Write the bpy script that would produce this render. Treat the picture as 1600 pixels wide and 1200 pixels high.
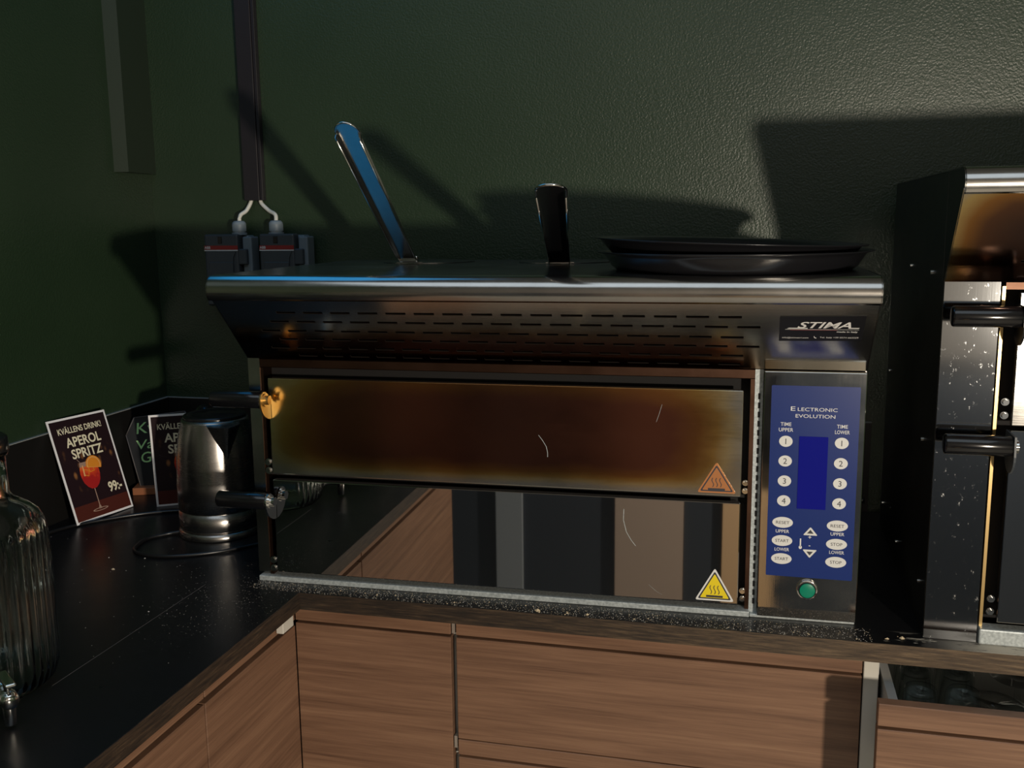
import bpy, bmesh, math, random
from math import sin, cos, pi, radians
from mathutils import Matrix, Vector
random.seed(7)
for o in list(bpy.data.objects): bpy.data.objects.remove(o)
S = bpy.context.scene
C = S.collection
CT = 0.9                                   # worktop height above the floor

# ------------------------------------------------------------------ camera
cam = bpy.data.cameras.new('camera'); camo = bpy.data.objects.new('camera', cam); C.objects.link(camo)
cam.sensor_fit = 'HORIZONTAL'; cam.sensor_width = 36; cam.lens = 1528.9/1600*36; cam.clip_start = .02
def cam_matrix(X, Y, Z, yaw, pit, ro):
    f = Vector((sin(yaw)*cos(pit), cos(yaw)*cos(pit), -sin(pit)))
    r = Vector((cos(yaw), -sin(yaw), 0)); u = r.cross(f)
    r2 = r*cos(ro)+u*sin(ro); u2 = -r*sin(ro)+u*cos(ro)
    m = Matrix((r2, u2, -f)).transposed().to_4x4(); m.translation = (X, Y, Z); return m
camo.matrix_world = cam_matrix(.6922, -1.3484, CT+.5784, -.2471, .1656, -.0117)
S.camera = camo

# ------------------------------------------------------------------ light
S.view_settings.view_transform = 'Standard'; S.view_settings.look = 'None'
S.view_settings.gamma = 1; S.view_settings.use_curve_mapping = False
S.view_settings.exposure = 0.0
S.cycles.transparent_max_bounces = 48; S.cycles.max_bounces = 16; S.cycles.transmission_bounces = 16
w = bpy.data.worlds.new('world'); S.world = w; w.use_nodes = True
w.node_tree.nodes['Background'].inputs[0].default_value = (.35, .45, .6, 1)
w.node_tree.nodes['Background'].inputs[1].default_value = 0.02
def lamp(name, kind, loc, power, color, **k):
    l = bpy.data.lights.new(name, kind); l.energy = power; l.color = color
    for a, b in k.items(): setattr(l, a, b)
    o = bpy.data.objects.new(name, l); C.objects.link(o); o.location = loc; return o
def aim(o, t): o.rotation_euler = (Vector(t)-o.location).to_track_quat('-Z', 'Y').to_euler()
wl = lamp('work_lamp', 'POINT', (1.49, -1.62, CT+.34), 98, (1, .88, .72), shadow_soft_size=.035)
# unphysical linear falloff: the light weakens slower with distance than a bare bulb's
wl.data.use_nodes = True; nt = wl.data.node_tree; fo = nt.nodes.new('ShaderNodeLightFalloff'); fo.inputs[0].default_value = .52
nt.links.new(fo.outputs['Linear'], nt.nodes['Emission'].inputs['Strength'])
a = lamp('ambient_fill', 'AREA', (.6, -1.2, 2.62), 8, (.75, .88, 1), shape='RECTANGLE', size=2.2, size_y=1.2); aim(a, (.6, -1.2, 0))  # unseen fill added overhead for the room's dim ambient light
a = lamp('blue_neon_light', 'AREA', (-.45, .20, CT+1.5), 1.7, (.02, .36, .85), shape='RECTANGLE', size=.6, size_y=.8); aim(a, (-.1, -.1, CT+.5))

# ------------------------------------------------------------------ materials
def srgb(r, g, b):
    f = lambda c: (c/255/12.92) if c/255 <= .04045 else ((c/255+.055)/1.055)**2.4
    return (f(r), f(g), f(b), 1)
def mat(name, col, rough=.5, metal=0, **k):
    m = bpy.data.materials.new(name); m.use_nodes = True
    b = m.node_tree.nodes['Principled BSDF']
    b.inputs['Base Color'].default_value = col if len(col) == 4 else (*col, 1)
    b.inputs['Roughness'].default_value = rough; b.inputs['Metallic'].default_value = metal
    for a, v in k.items(): b.inputs[a.replace('_', ' ')].default_value = v
    return m
def N(m, t, **k):
    n = m.node_tree.nodes.new(t)
    for a, v in k.items(): setattr(n, a, v)
    return n
def L(m, a, b): m.node_tree.links.new(a, b)
def P(m): return m.node_tree.nodes['Principled BSDF']
def noise(m, scale, detail=3, vec=(1, 1, 1), rough=.5, rot=(0, 0, 0), dist=0):
    tc = N(m, 'ShaderNodeTexCoord'); mp = N(m, 'ShaderNodeMapping'); n = N(m, 'ShaderNodeTexNoise')
    L(m, tc.outputs['Object'], mp.inputs[0]); mp.inputs['Scale'].default_value = vec; mp.inputs['Rotation'].default_value = rot
    L(m, mp.outputs[0], n.inputs['Vector']); n.inputs['Scale'].default_value = scale; n.inputs['Detail'].default_value = detail
    n.inputs['Roughness'].default_value = rough; n.inputs['Distortion'].default_value = dist
    return n.outputs['Fac']
def ramp(m, src, stops):
    r = N(m, 'ShaderNodeValToRGB'); e = r.color_ramp.elements
    while len(e) < len(stops): e.new(.5)
    for q, (p, c) in zip(e, stops): q.position = p; q.color = c if len(c) == 4 else (*c, 1)
    L(m, src, r.inputs[0]); return r.outputs[0]
def bump(m, src, strength, dist=.001, chain=None):
    b = N(m, 'ShaderNodeBump'); b.inputs['Strength'].default_value = strength; b.inputs['Distance'].default_value = dist
    L(m, src, b.inputs['Height'])
    if chain: L(m, chain, b.inputs['Normal'])
    L(m, b.outputs[0], P(m).inputs['Normal']); return b.outputs[0]
def mathn(m, op, a, b=None, clamp=False):
    n = N(m, 'ShaderNodeMath', operation=op, use_clamp=clamp)
    for i, v in enumerate((a, b)):
        if v is None: continue
        if isinstance(v, (int, float)): n.inputs[i].default_value = v
        else: L(m, v, n.inputs[i])
    return n.outputs[0]
def xyz(m):
    tc = N(m, 'ShaderNodeTexCoord'); s = N(m, 'ShaderNodeSeparateXYZ'); L(m, tc.outputs['Object'], s.inputs[0]); return s.outputs
def mixc(m, f, a, b):
    n = N(m, 'ShaderNodeMix', data_type='RGBA')
    if isinstance(f, (int, float)): n.inputs[0].default_value = f
    else: L(m, f, n.inputs[0])
    for i, v in ((6, a), (7, b)):
        if isinstance(v, tuple): n.inputs[i].default_value = v if len(v) == 4 else (*v, 1)
        else: L(m, v, n.inputs[i])
    return n.outputs[2]
def maprange(m, v, a, b, c=0, d=1):
    n = N(m, 'ShaderNodeMapRange', interpolation_type='SMOOTHSTEP'); L(m, v, n.inputs[0])
    for i, q in enumerate((a, b, c, d)): n.inputs[i+1].default_value = q
    return n.outputs[0]

def steel(name, col=(.56, .54, .51), rough=.16, var=.12, scratch=.06, smudge=True, dirx=True):
    m = mat(name, (*col, 1), rough, 1)
    n1 = noise(m, 9, 5, (1, 1, 1.6), .65)
    n2 = noise(m, 40, 3, (.35, 1, 24) if dirx else (24, 24, .3))
    r = mathn(m, 'ADD', mathn(m, 'MULTIPLY', n1, var), rough-var*.45)
    L(m, mathn(m, 'ADD', r, mathn(m, 'MULTIPLY', n2, .05)), P(m).inputs['Roughness'])
    if smudge: L(m, ramp(m, n1, [(.3, tuple(c*.82 for c in col)), (.62, col)]), P(m).inputs['Base Color'])
    bump(m, n2, scratch, .0006)
    return m
M = {}
M['steel'] = steel('brushed_steel')
M['steel_mirror'] = mat('polished_steel', (.56, .55, .54, 1), .022, 1)
M['steel_box'] = steel('control_box_steel', (.66, .64, .60), .04, .22, .01, dirx=False)
M['steel_pillar'] = steel('scratched_steel', (.30, .31, .32), .09, .12, .02, dirx=False)
m = M['steel_pillar']; L(m, mixc(m, maprange(m, noise(m, 150, 5, (1, 1, .6), .7), .66, .80), (.30, .31, .32), (.6, .6, .58)), P(m).inputs['Base Color']); L(m, mathn(m, 'ADD', mathn(m, 'MULTIPLY', maprange(m, noise(m, 150, 5, (1, 1, .6), .7), .60, .78), .4), .08), P(m).inputs['Roughness'])
M['steel_top'] = steel('oven_top_steel', (.38, .38, .37), .2, .15, .02)
M['galv'] = mat('galvanised_steel', (.5, .53, .53, 1), .45, .35)
n_ = noise(M['galv'], 260, 3); L(M['galv'], ramp(M['galv'], n_, [(.3, (.34, .38, .39)), (.7, (.58, .63, .64))]), P(M['galv']).inputs['Base Color'])
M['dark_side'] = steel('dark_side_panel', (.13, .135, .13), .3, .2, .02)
M['frame_brown'] = steel('burnt_frame', (.09, .048, .032), .35, .3, .08)
M['chrome'] = mat('chrome', (.8, .8, .78, 1), .1, 1)
M['brass'] = mat('heat_gilded_steel', (.62, .44, .20, 1), .34, 1)
M['black_hole'] = mat('recess_shade_black', (.006, .005, .005, 1), .8)  # near-black put in place of the shade inside recesses and vent slots
M['slot_dark'] = mat('dark_interior', (.03, .022, .018, 1), .6, .5)

# heat-tinted hoods: burnt towards the lower edge
def tint_hood(name, x0, x1, ztop, zbot, gold=False):
    m = steel(name, (.74, .72, .67), .11, .1, .02)
    X, Y, Z = xyz(m)
    n1 = noise(m, 5, 4, (1, 1, 2)); n2 = noise(m, 30, 4, (1, 1, 1))
    t = maprange(m, Z, ztop, zbot)
    e = mathn(m, 'MINIMUM', maprange(m, X, x1+.06, x1-.1), maprange(m, X, x0-.13, x0-.02) if gold else 1.0)
    v = mathn(m, 'MULTIPLY', mathn(m, 'ADD', t, mathn(m, 'MULTIPLY', mathn(m, 'SUBTRACT', n1, .5), .7)), e, True)
    v = mathn(m, 'ADD', v, mathn(m, 'MULTIPLY', mathn(m, 'SUBTRACT', n2, .5), .06), True)
    if gold: st = [(0, (.55, .52, .45)), (.15, (.66, .48, .2)), (.35, (.40, .19, .06)), (.6, (.17, .085, .05)), (1, (.09, .055, .045))]
    else: st = [(.05, (.74, .72, .67)), (.3, (.66, .58, .47)), (.5, (.44, .28, .17)), (.7, (.18, .09, .06)), (1, (.08, .045, .04))]
    L(m, ramp(m, v, st), P(m).inputs['Base Color']); return m
M['hood'] = tint_hood('heat_tinted_hood', 0, .80, .462, .372)
M['hood2'] = tint_hood('golden_heat_tinted_hood', .10, 1.2, .635, .555, True)

def tint_door():
    m = steel('heat_tinted_door', (.5, .48, .44), .17, .14, .03)
    X, Y, Z = xyz(m)
    n1 = noise(m, 6, 4, (1, 1, 2.2), .6); n2 = noise(m, 26, 5, (1, 1, 3), .7)
    a = mathn(m, 'MINIMUM', maprange(m, X, .01, .20), maprange(m, X, .775, .62))
    b = mathn(m, 'MINIMUM', maprange(m, Z, .186, .235), maprange(m, Z, .355, .29, .35, 1))
    v = mathn(m, 'MULTIPLY', a, b)
    v = mathn(m, 'POWER', v, .55)
    v = mathn(m, 'ADD', v, mathn(m, 'MULTIPLY', mathn(m, 'SUBTRACT', n1, .5), .45))
    v = mathn(m, 'ADD', v, mathn(m, 'MULTIPLY', mathn(m, 'SUBTRACT', n2, .5), .12), True)
    L(m, ramp(m, v, [(.06, (.6, .58, .52)), (.24, (.72, .58, .32)), (.42, (.55, .34, .11)), (.62, (.36, .17, .06)), (.88, (.22, .09, .06))]), P(m).inputs['Base Color'])
    return m
M['door_tint'] = tint_door()

# walls, worktop, wood
m = mat('dark_green_wall', srgb(52, 68, 49), .36, Specular_IOR_Level=.6); M['wall'] = m
n1 = noise(m, 260, 3, rough=.5); n2 = noise(m, 2.5, 3)
L(m, ramp(m, n2, [(.3, srgb(36, 53, 35)), (.7, srgb(43, 60, 41))]), P(m).inputs['Base Color'])
bump(m, n1, .5, .002)
m = mat('black_worktop_laminate', (.008, .008, .009, 1), .3, Specular_IOR_Level=.4); M['worktop'] = m
n1 = noise(m, 12, 5, rough=.7); n2 = noise(m, 500, 2); n3 = noise(m, 3, 4)
L(m, mathn(m, 'ADD', mathn(m, 'MULTIPLY', n1, .22), .2), P(m).inputs['Roughness'])
spk = mathn(m, 'MULTIPLY', maprange(m, n2, .69, .74), maprange(m, n3, .45, .62))
X, Y, Z = xyz(m)
wr = mathn(m, 'MULTIPLY', mathn(m, 'MULTIPLY', maprange(m, X, .93, 1.03), maprange(m, Y, .045, .020)), maprange(m, noise(m, 60, 5, (.5, 1.6, 1), .7), .34, .46))
chip = mathn(m, 'MULTIPLY', mathn(m, 'MULTIPLY', maprange(m, X, .84, .90), maprange(m, Y, .05, .03)), maprange(m, noise(m, 45, 4, (.35, 2.2, 1), .6), .60, .63))
wr = mathn(m, 'MAXIMUM', wr, chip)
L(m, mixc(m, wr, mixc(m, spk, (.008, .008, .009), (.22, .2, .17)), (.50, .46, .38)), P(m).inputs['Base Color'])
L(m, mathn(m, 'ADD', mathn(m, 'MULTIPLY', n1, .22), mathn(m, 'ADD', mathn(m, 'MULTIPLY', wr, .5), .2)), P(m).inputs['Roughness'])
bump(m, n2, .08, .0004)
m = mat('worn_wood_edging', (.1, .07, .04, 1), .5); M['edging'] = m
n1 = noise(m, 34, 6, (.5, .5, 8), .72); n2 = noise(m, 4, 3)
X, Y, Z = xyz(m)
edge_tone = mathn(m, 'ADD', n1, mathn(m, 'MULTIPLY', maprange(m, X, .1, 1.0), .20))  # streaks plus a browner tone towards the right end
L(m, ramp(m, edge_tone, [(.38, (.010, .008, .007)), (.56, (.035, .023, .015)), (.74, (.10, .066, .038)), (.95, (.24, .165, .095))]), P(m).inputs['Base Color'])
bump(m, n1, .2, .001)
def walnut(name, along, gap):
    m = mat(name, (.2, .1, .06, 1), .42)
    v = (.4, 1, 8) if along == 'x' else (1, .4, 8)
    n1 = noise(m, 3.2, 3, v, .55, dist=1.2); n2 = noise(m, 26, 5, tuple(q*(1 if q > 2 else .55) for q in v), .7)
    n3 = noise(m, 120, 3, tuple(q*(1.5 if q > 2 else .25) for q in v), .6)
    t = mathn(m, 'ADD', mathn(m, 'MULTIPLY', n1, .40), mathn(m, 'ADD', mathn(m, 'MULTIPLY', n2, .34), mathn(m, 'MULTIPLY', n3, .26)))
    L(m, ramp(m, t, [(.33, srgb(84, 60, 47)), (.43, srgb(112, 83, 65)), (.54, srgb(131, 99, 78)), (.68, srgb(150, 118, 93))]), P(m).inputs['Base Color'])
    bump(m, n3, .08, .0005); return m
M['walnut'] = walnut('walnut_front', 'x', 0); M['walnut_y'] = walnut('walnut_front_left_run', 'y', 0)
M['groove'] = mat('dark_grip_groove', (.02, .012, .008, 1), .7)
M['white_melamine'] = mat('white_melamine', (.62, .60, .54, 1), .4)
M['grey_panel'] = mat('grey_drawer_metal', (.5, .5, .49, 1), .4)
M['aluminium'] = mat('aluminium_grip', (.8, .78, .72, 1), .3, .9)
M['backsplash'] = mat('black_backsplash', (.009, .0085, .008, 1), .4)
M['panel_edge'] = mat('worn_panel_edge', (.30, .31, .30, 1), .6)
m = mat('floor_tiles', (.2, .19, .17, 1), .45); M['floor'] = m
L(m, ramp(m, noise(m, 6, 4), [(.3, (.32, .31, .28)), (.7, (.42, .405, .365))]), P(m).inputs['Base Color'])
M['ceiling'] = mat('ceiling_paint', (.13, .14, .14, 1), .8)
M['rear'] = mat('rear_wall_paint', (.22, .20, .18, 1), .6)
M['navy'] = mat('dark_navy_panel', (.035, .045, .06, 1), .5)
M['taupe'] = mat('taupe_panel', (.42, .33, .27, 1), .6)
M['tan'] = mat('tan_panel', (.62, .42, .24, 1), .6)
M['pale'] = mat('pale_grey_panel', (.26, .29, .32, 1), .6)

# small things
M['black_plastic'] = mat('black_plastic', (.008, .008, .009, 1), .22)
M['handle_black'] = mat('black_handle_plastic', (.006, .006, .007, 1), .16, Coat_Weight=.4)
M['tray'] = mat('black_tray', (.011, .011, .013, 1), .24); bump(M['tray'], noise(M['tray'], 300, 2), .12, .0004)
M['blue'] = mat('blue_keypad', srgb(16, 44, 112), .3)
M['lcd'] = mat('blue_display', srgb(22, 26, 132), .12)
M['key'] = mat('white_key', (.72, .72, .70, 1), .4)
M['ink_white'] = mat('white_print', (.75, .75, .74, 1), .45)
M['ink_dark'] = mat('dark_print', (.03, .03, .04, 1), .5)
M['ink_black'] = mat('black_label', (.008, .008, .01, 1), .3)
M['ink_red'] = mat('red_print', (.3, .02, .02, 1), .4)
M['yellow'] = mat('yellow_label', (.85, .66, .02, 1), .35)
M['orange_burnt'] = mat('heat_browned_label', (.42, .16, .05, 1), .4)
M['orange_rim'] = mat('heat_browned_label_rim', (.55, .22, .08, 1), .35, .3)
M['green_btn'] = mat('green_button', (.0, .22, .13, 1), .3)
M['trunk'] = mat('black_trunking', (.018, .016, .02, 1), .4)
M['cable_white'] = mat('white_cable', (.72, .72, .66, 1), .4)
M['cable_black'] = mat('black_cable', (.008, .008, .009, 1), .3)
M['gland'] = mat('grey_gland', (.22, .27, .31, 1), .45)
M['sw_dark'] = mat('dark_grey_switch', (.05, .06, .07, 1), .45)
M['sw_light'] = mat('light_grey_switch_back', (.16, .2, .23, 1), .5)
M['kettle'] = steel('kettle_steel', (.45, .43, .41), .24, .12, .04)
M['card_white'] = mat('card_border', (.93, .92, .94, 1), .4)
m = mat('dark_bar_print', (.02, .01, .012, 1), .3); M['card_dark'] = m
vo = N(m, 'ShaderNodeTexVoronoi'); tc = N(m, 'ShaderNodeTexCoord'); mp = N(m, 'ShaderNodeMapping')
L(m, tc.outputs['Object'], mp.inputs[0]); mp.inputs['Scale'].default_value = (70, 0, 42); L(m, mp.outputs[0], vo.inputs['Vector']); vo.inputs['Scale'].default_value = 1
X, Y, Z = xyz(m)
band = mathn(m, 'MULTIPLY', maprange(m, Z, .055, .075), maprange(m, Z, .155, .12))
dots = mathn(m, 'MULTIPLY', maprange(m, vo.outputs['Distance'], .42, .1), mathn(m, 'MULTIPLY', band, maprange(m, noise(m, 22, 2), .45, .65)))
L(m, mixc(m, dots, (.022, .011, .014), (.32, .14, .05)), P(m).inputs['Base Color'])
M['card_table'] = mat('red_brown_print', (.09, .022, .016, 1), .3)
M['cream'] = mat('cream_print', (.92, .85, .62, 1), .4)
M['spritz'] = mat('orange_red_drink_print', (.78, .085, .03, 1), .35)
m = M['spritz']; X, Y, Z = xyz(m); L(m, ramp(m, mathn(m, 'ADD', maprange(m, Z, .068, .125), mathn(m, 'MULTIPLY', mathn(m, 'SUBTRACT', noise(m, 90, 2), .5), .9)), [(.15, (.45, .02, .02)), (.5, (.75, .07, .02)), (.9, (.9, .22, .05))]), P(m).inputs['Base Color'])
M['orange'] = mat('orange_slice_print', (.85, .3, .03, 1), .35)
M['orange_pale'] = mat('orange_pith_print', (.9, .5, .2, 1), .35)
M['glass_print'] = mat('glass_stem_print', (.4, .26, .2, 1), .35)
M['chalk'] = mat('green_chalk', (.55, .95, .40, 1), .7)
M['slate'] = mat('black_chalkboard', (.012, .014, .018, 1), .45)
M['slate_edge'] = mat('chalkboard_edge', (.12, .11, .11, 1), .5)
M['foot_wood'] = mat('orange_brown_wood', (.33, .12, .05, 1), .5)
def glass(name, col, r=.02):
    return mat(name, col, r, 0, Transmission_Weight=1.0, IOR=1.45)
M['glass'] = glass('pale_green_glass', (.86, .95, .91, 1))
M['glass_clear'] = glass('clear_glass', (.93, .96, .95, 1), .01)
m = M['glass_clear']; nt = m.node_tree
tr_ = N(m, 'ShaderNodeBsdfTransparent'); tr_.inputs[0].default_value = (.965, .98, .975, 1); gl_ = N(m, 'ShaderNodeBsdfGlossy'); gl_.inputs['Roughness'].default_value = .03
lw = N(m, 'ShaderNodeLayerWeight'); lw.inputs[0].default_value = .35; mx = N(m, 'ShaderNodeMixShader')
L(m, maprange(m, lw.outputs['Facing'], .35, 1.0, .03, .95), mx.inputs[0]); L(m, tr_.outputs[0], mx.inputs[1]); L(m, gl_.outputs[0], mx.inputs[2]); L(m, mx.outputs[0], nt.nodes['Material Output'].inputs[0])
M['crumb'] = mat('crumb', (.62, .5, .33, 1), .8)
M['crumb_white'] = mat('pale_crumb', (.7, .68, .62, 1), .8)
M['inner'] = mat('dark_cabinet_interior', (.62, .64, .60, 1), .6)
M['wall_smooth'] = mat('dark_green_batten_paint', srgb(38, 50, 36), .5)

# ------------------------------------------------------------------ mesh builder
class MB:
    def __init__(s): s.bm = bmesh.new(); s.mats = []; s.T = Matrix.Identity(4); s.sm = False
    def mi(s, m):
        if m not in s.mats: s.mats.append(m)
        return s.mats.index(m)
    def add(s, vs, fs, m, smooth=False):
        i = s.mi(m); bv = [s.bm.verts.new(s.T @ Vector(v)) for v in vs]
        for f in fs:
            try:
                q = s.bm.faces.new([bv[k] for k in f]); q.material_index = i; q.smooth = smooth
            except ValueError: pass
        return s
    def box(s, a, b, m, bev=0, seg=2):
        a, b = [min(p, q) for p, q in zip(a, b)], [max(p, q) for p, q in zip(a, b)]
        t = bmesh.new(); bmesh.ops.create_cube(t, size=1)
        for v in t.verts: v.co = Vector([(a[k]+b[k])/2+v.co[k]*(b[k]-a[k]) for k in range(3)])
        if bev: bmesh.ops.bevel(t, geom=list(t.edges), offset=bev, segments=seg, profile=.5, affect='EDGES')
        t.verts.ensure_lookup_table(); s.add([v.co.copy() for v in t.verts], [[v.index for v in f.verts] for f in t.faces], m, bool(bev and seg > 1 and False))
        t.free(); return s
    def prism(s, poly, h0, h1, m, ax='y', smooth=False):
        """poly of 2D points; ax is the extrusion axis"""
        def p3(p, h): return {'y': (p[0], h, p[1]), 'x': (h, p[0], p[1]), 'z': (p[0], p[1], h)}[ax]
        n = len(poly); vs = [p3(p, h0) for p in poly]+[p3(p, h1) for p in poly]
        fs = [list(range(n)), list(range(2*n-1, n-1, -1))]
        s.add(vs, fs, m); s.add(vs, [[k, (k+1) % n, n+(k+1) % n, n+k] for k in range(n)], m, smooth); return s
    def lathe(s, prof, c, m, n=48, smooth=True, axis='z', rfn=None):
        vs, fs = [], []
        for (r, z) in prof:
            for k in range(n):
                t = 2*pi*k/n; rr = r*(rfn(t, z) if rfn else 1)
                q = {'z': (rr*cos(t), rr*sin(t), z), 'x': (z, rr*cos(t), rr*sin(t)), 'y': (rr*cos(t), z, rr*sin(t))}[axis]
                vs.append((q[0]+c[0], q[1]+c[1], q[2]+c[2]))
        for i in range(len(prof)-1):
            for k in range(n): fs.append([i*n+k, i*n+(k+1) % n, (i+1)*n+(k+1) % n, (i+1)*n+k])
        if prof[0][0] > 1e-6 and False: pass
        s.add(vs, fs, m, smooth); return s
    def cyl(s, c, r, h, m, axis='z', n=32, bev=0, smooth=True):
        if bev: pr = [(1e-5, 0), (r-bev, 0), (r-bev*.3, bev*.3), (r, bev), (r, h-bev), (r-bev*.3, h-bev*.3), (r-bev, h), (1e-5, h)]
        else: pr = [(1e-5, 0), (r, 0), (r, 0), (r, h), (r, h), (1e-5, h)]
        return s.lathe(pr, c, m, n, smooth and bool(bev), axis) if bev else s._c(c, r, h, m, axis, n)
    def _c(s, c, r, h, m, axis, n):
        s.lathe([(r, 0), (r, h)], c, m, n, True, axis); s.lathe([(1e-5, 0), (r, 0)], c, m, n, False, axis); s.lathe([(r, h), (1e-5, h)], c, m, n, False, axis); return s
    def tube(s, pts, r, m, n=10):
        pts = [Vector(p) for p in pts]; vs, fs = [], []
        up = Vector((.13, .27, .95)).normalized()
        for i, p in enumerate(pts):
            d = (pts[min(i+1, len(pts)-1)]-pts[max(i-1, 0)]).normalized()
            a = d.cross(up); a = a.normalized() if a.length > 1e-4 else d.cross(Vector((1, 0, 0))).normalized(); b = d.cross(a)
            for k in range(n): vs.append(p+(a*cos(2*pi*k/n)+b*sin(2*pi*k/n))*(r if not callable(r) else r(i/(len(pts)-1))))
        for i in range(len(pts)-1):
            for k in range(n): fs.append([i*n+k, i*n+(k+1) % n, (i+1)*n+(k+1) % n, (i+1)*n+k])
        fs.append(list(range(n))); fs.append([(len(pts)-1)*n+k for k in range(n)][::-1])
        return s.add(vs, fs, m, True)
    def text(s, txt, x, z, h, m, y=0, ex=.0002, sx=1, bold=0, shear=0, align='CENTER', ax='y', width=None, rot=0):
        """flat lettering in the XZ plane, facing -Y; h is the cap height"""
        cu = bpy.data.curves.new('t', 'FONT'); cu.body = txt; cu.align_x = align; cu.size = 1; cu.shear = shear
        cu.offset = bold; cu.extrude = 0; cu.resolution_u = 3
        o = bpy.data.objects.new('t', cu); C.objects.link(o); dg = bpy.context.evaluated_depsgraph_get()
        me = bpy.data.meshes.new_from_object(o.evaluated_get(dg)); bpy.data.objects.remove(o); bpy.data.curves.remove(cu)
        k = h/.7
        if width:
            xs = [v.co.x for v in me.vertices]; sx = width/((max(xs)-min(xs))*k)
        vs = []
        for v in me.vertices:
            u, q = v.co.x*k*sx, v.co.y*k
            vs.append((x+u*cos(rot)-q*sin(rot), y-ex, z+u*sin(rot)+q*cos(rot)))
        s.add(vs, [list(p.vertices) for p in me.polygons], m); bpy.data.meshes.remove(me); return s
    def build(s, name, parent=None, label=None, weld=False, bevel=None):
        if weld: bmesh.ops.remove_doubles(s.bm, verts=s.bm.verts, dist=1e-5)
        bmesh.ops.recalc_face_normals(s.bm, faces=s.bm.faces)
        me = bpy.data.meshes.new(name); s.bm.to_mesh(me); s.bm.free()
        for m in s.mats: me.materials.append(m)
        o = bpy.data.objects.new(name, me); C.objects.link(o)
        if parent: o.parent = parent
        if label: o['label'] = label
        return o
def thing(name, label, cat, loc=(0, 0, 0), rz=0, group=None):
    o = bpy.data.objects.new(name, None); C.objects.link(o); o.location = loc; o.rotation_euler = (0, 0, rz)
    o.empty_display_size = .05; return tag(o, label, cat, group)
def tag(o, label, cat, group=None):
    o['label'] = label; o['category'] = cat
    if group: o['group'] = group
    return o
def struct(o): o['kind'] = 'structure'; return o
def ell(mb, x, z, rx, rz, m, y, ex, n=28, dome=0):
    vs = [(x+rx*cos(2*pi*k/n), y-ex, z+rz*sin(2*pi*k/n)) for k in range(n)]
    vb = [(v[0], y, v[2]) for v in vs]
    mb.add(vs+vb, [list(range(n))]+[[k, (k+1) % n, n+(k+1) % n, n+k] for k in range(n)], m)
def poly(mb, pts, m, y): mb.add([(p[0], y, p[1]) for p in pts], [list(range(len(pts)))], m)
def rpoly(pts, r, n=5):
    """rounded polygon"""
    out = []
    for i in range(len(pts)):
        p = Vector(pts[i]); a = (Vector(pts[i-1])-p).normalized(); b = (Vector(pts[(i+1) % len(pts)])-p).normalized()
        for k in range(n+1):
            t = k/n; p0 = p+a*r; p1 = p+b*r; out.append(tuple((1-t)**2*p0+2*t*(1-t)*p+t*t*p1))
    return out

# ------------------------------------------------------------------ room
XL, YB, RH = -.645, .645, 2.7
struct(MB().box((XL-.1, -2.6, -.05), (2.9, YB+.1, 0), M['floor']).build('floor'))
struct(MB().box((XL-.1, -2.6, RH), (2.9, YB+.1, RH+.05), M['ceiling']).build('ceiling'))
struct(MB().box((XL, YB, 0), (2.9, YB+.1, RH), M['wall']).build('wall_back'))
struct(MB().box((XL-.1, -2.5, 0), (XL, YB+.1, RH), M['wall']).build('wall_left'))
struct(MB().box((2.8, -2.5, 0), (2.9, YB, RH), M['wall']).build('wall_right'))
struct(MB().box((XL-.1, -2.6, 0), (2.9, -2.5, RH), M['rear']).build('wall_front'))
# plain panels added opposite as stand-ins, placed for their reflections in the oven doors
for i, (x0, x1, mm, d) in enumerate([(-.64, -.39, 'taupe', .45), (-.388, -.165, 'navy', .43), (-.163, -.062, 'pale', .45), (-.060, .288, 'navy', .43), (.290, .54, 'taupe', .45), (.542, .678, 'navy', .43), (.680, .86, 'tan', .45), (.862, 1.6, 'navy', .43)]):
    struct(MB().box((x0, -2.5, 0), (x1, -2.5+d, .50 if mm == 'tan' else .95), M[mm]).build('trim_%d' % (i+3)))
# corner batten on the left wall
mb = MB(); zt, zb = RH, CT+.690
pr = [(-.645, .512), (-.617, .522), (-.633, YB), (-.645, YB)]
mb.prism(pr, zb, zt, M['wall_smooth'], 'z'); struct(mb.build('trim_1'))
# backsplash
mb = MB(); mb.box((XL+.0005, -.93, CT), (XL+.008, YB-.0005, CT+.180), M['backsplash']); mb.box((XL+.0005, -.93, CT+.180), (XL+.008, YB-.0005, CT+.1815), M['panel_edge'])
struct(mb.build('trim_2'))
mb = MB(); mb.box((XL+.0085, YB-.008, CT), (.915, YB-.0005, CT+.180), M['backsplash']); mb.box((XL+.0085, YB-.008, CT+.180), (.915, YB-.0005, CT+.1815), M['panel_edge'])
struct(mb.build('trim_11'))

# ------------------------------------------------------------------ worktop
wt = thing('worktop', 'black L-shaped worktop with worn wood edging under both ovens, kettle and cards', 'worktop', (0, 0, CT))
TH = .028; XW = 2.1; YW = -.93
mb = MB(); mb.prism([(-.637, .637), (XW, .637), (XW, .0012), (-.0012, .0012), (-.0012, YW), (-.637, YW)], -TH, 0, M['worktop'], 'z')
mb.box((-.1667, -.36, 0), (-.1661, .0, .00012), M['slate_edge'])
mb.build('slab', wt)
MB().box((0, 0, -TH), (XW, .0011, -.0002), M['edging']).build('edging', wt, 'worn brown wooden edge strip below the ovens')
MB().box((-.0011, YW, -TH), (0, 0, -.0002), M['edging']).build('edging', wt, 'worn wooden edge strip along the left run')

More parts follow.
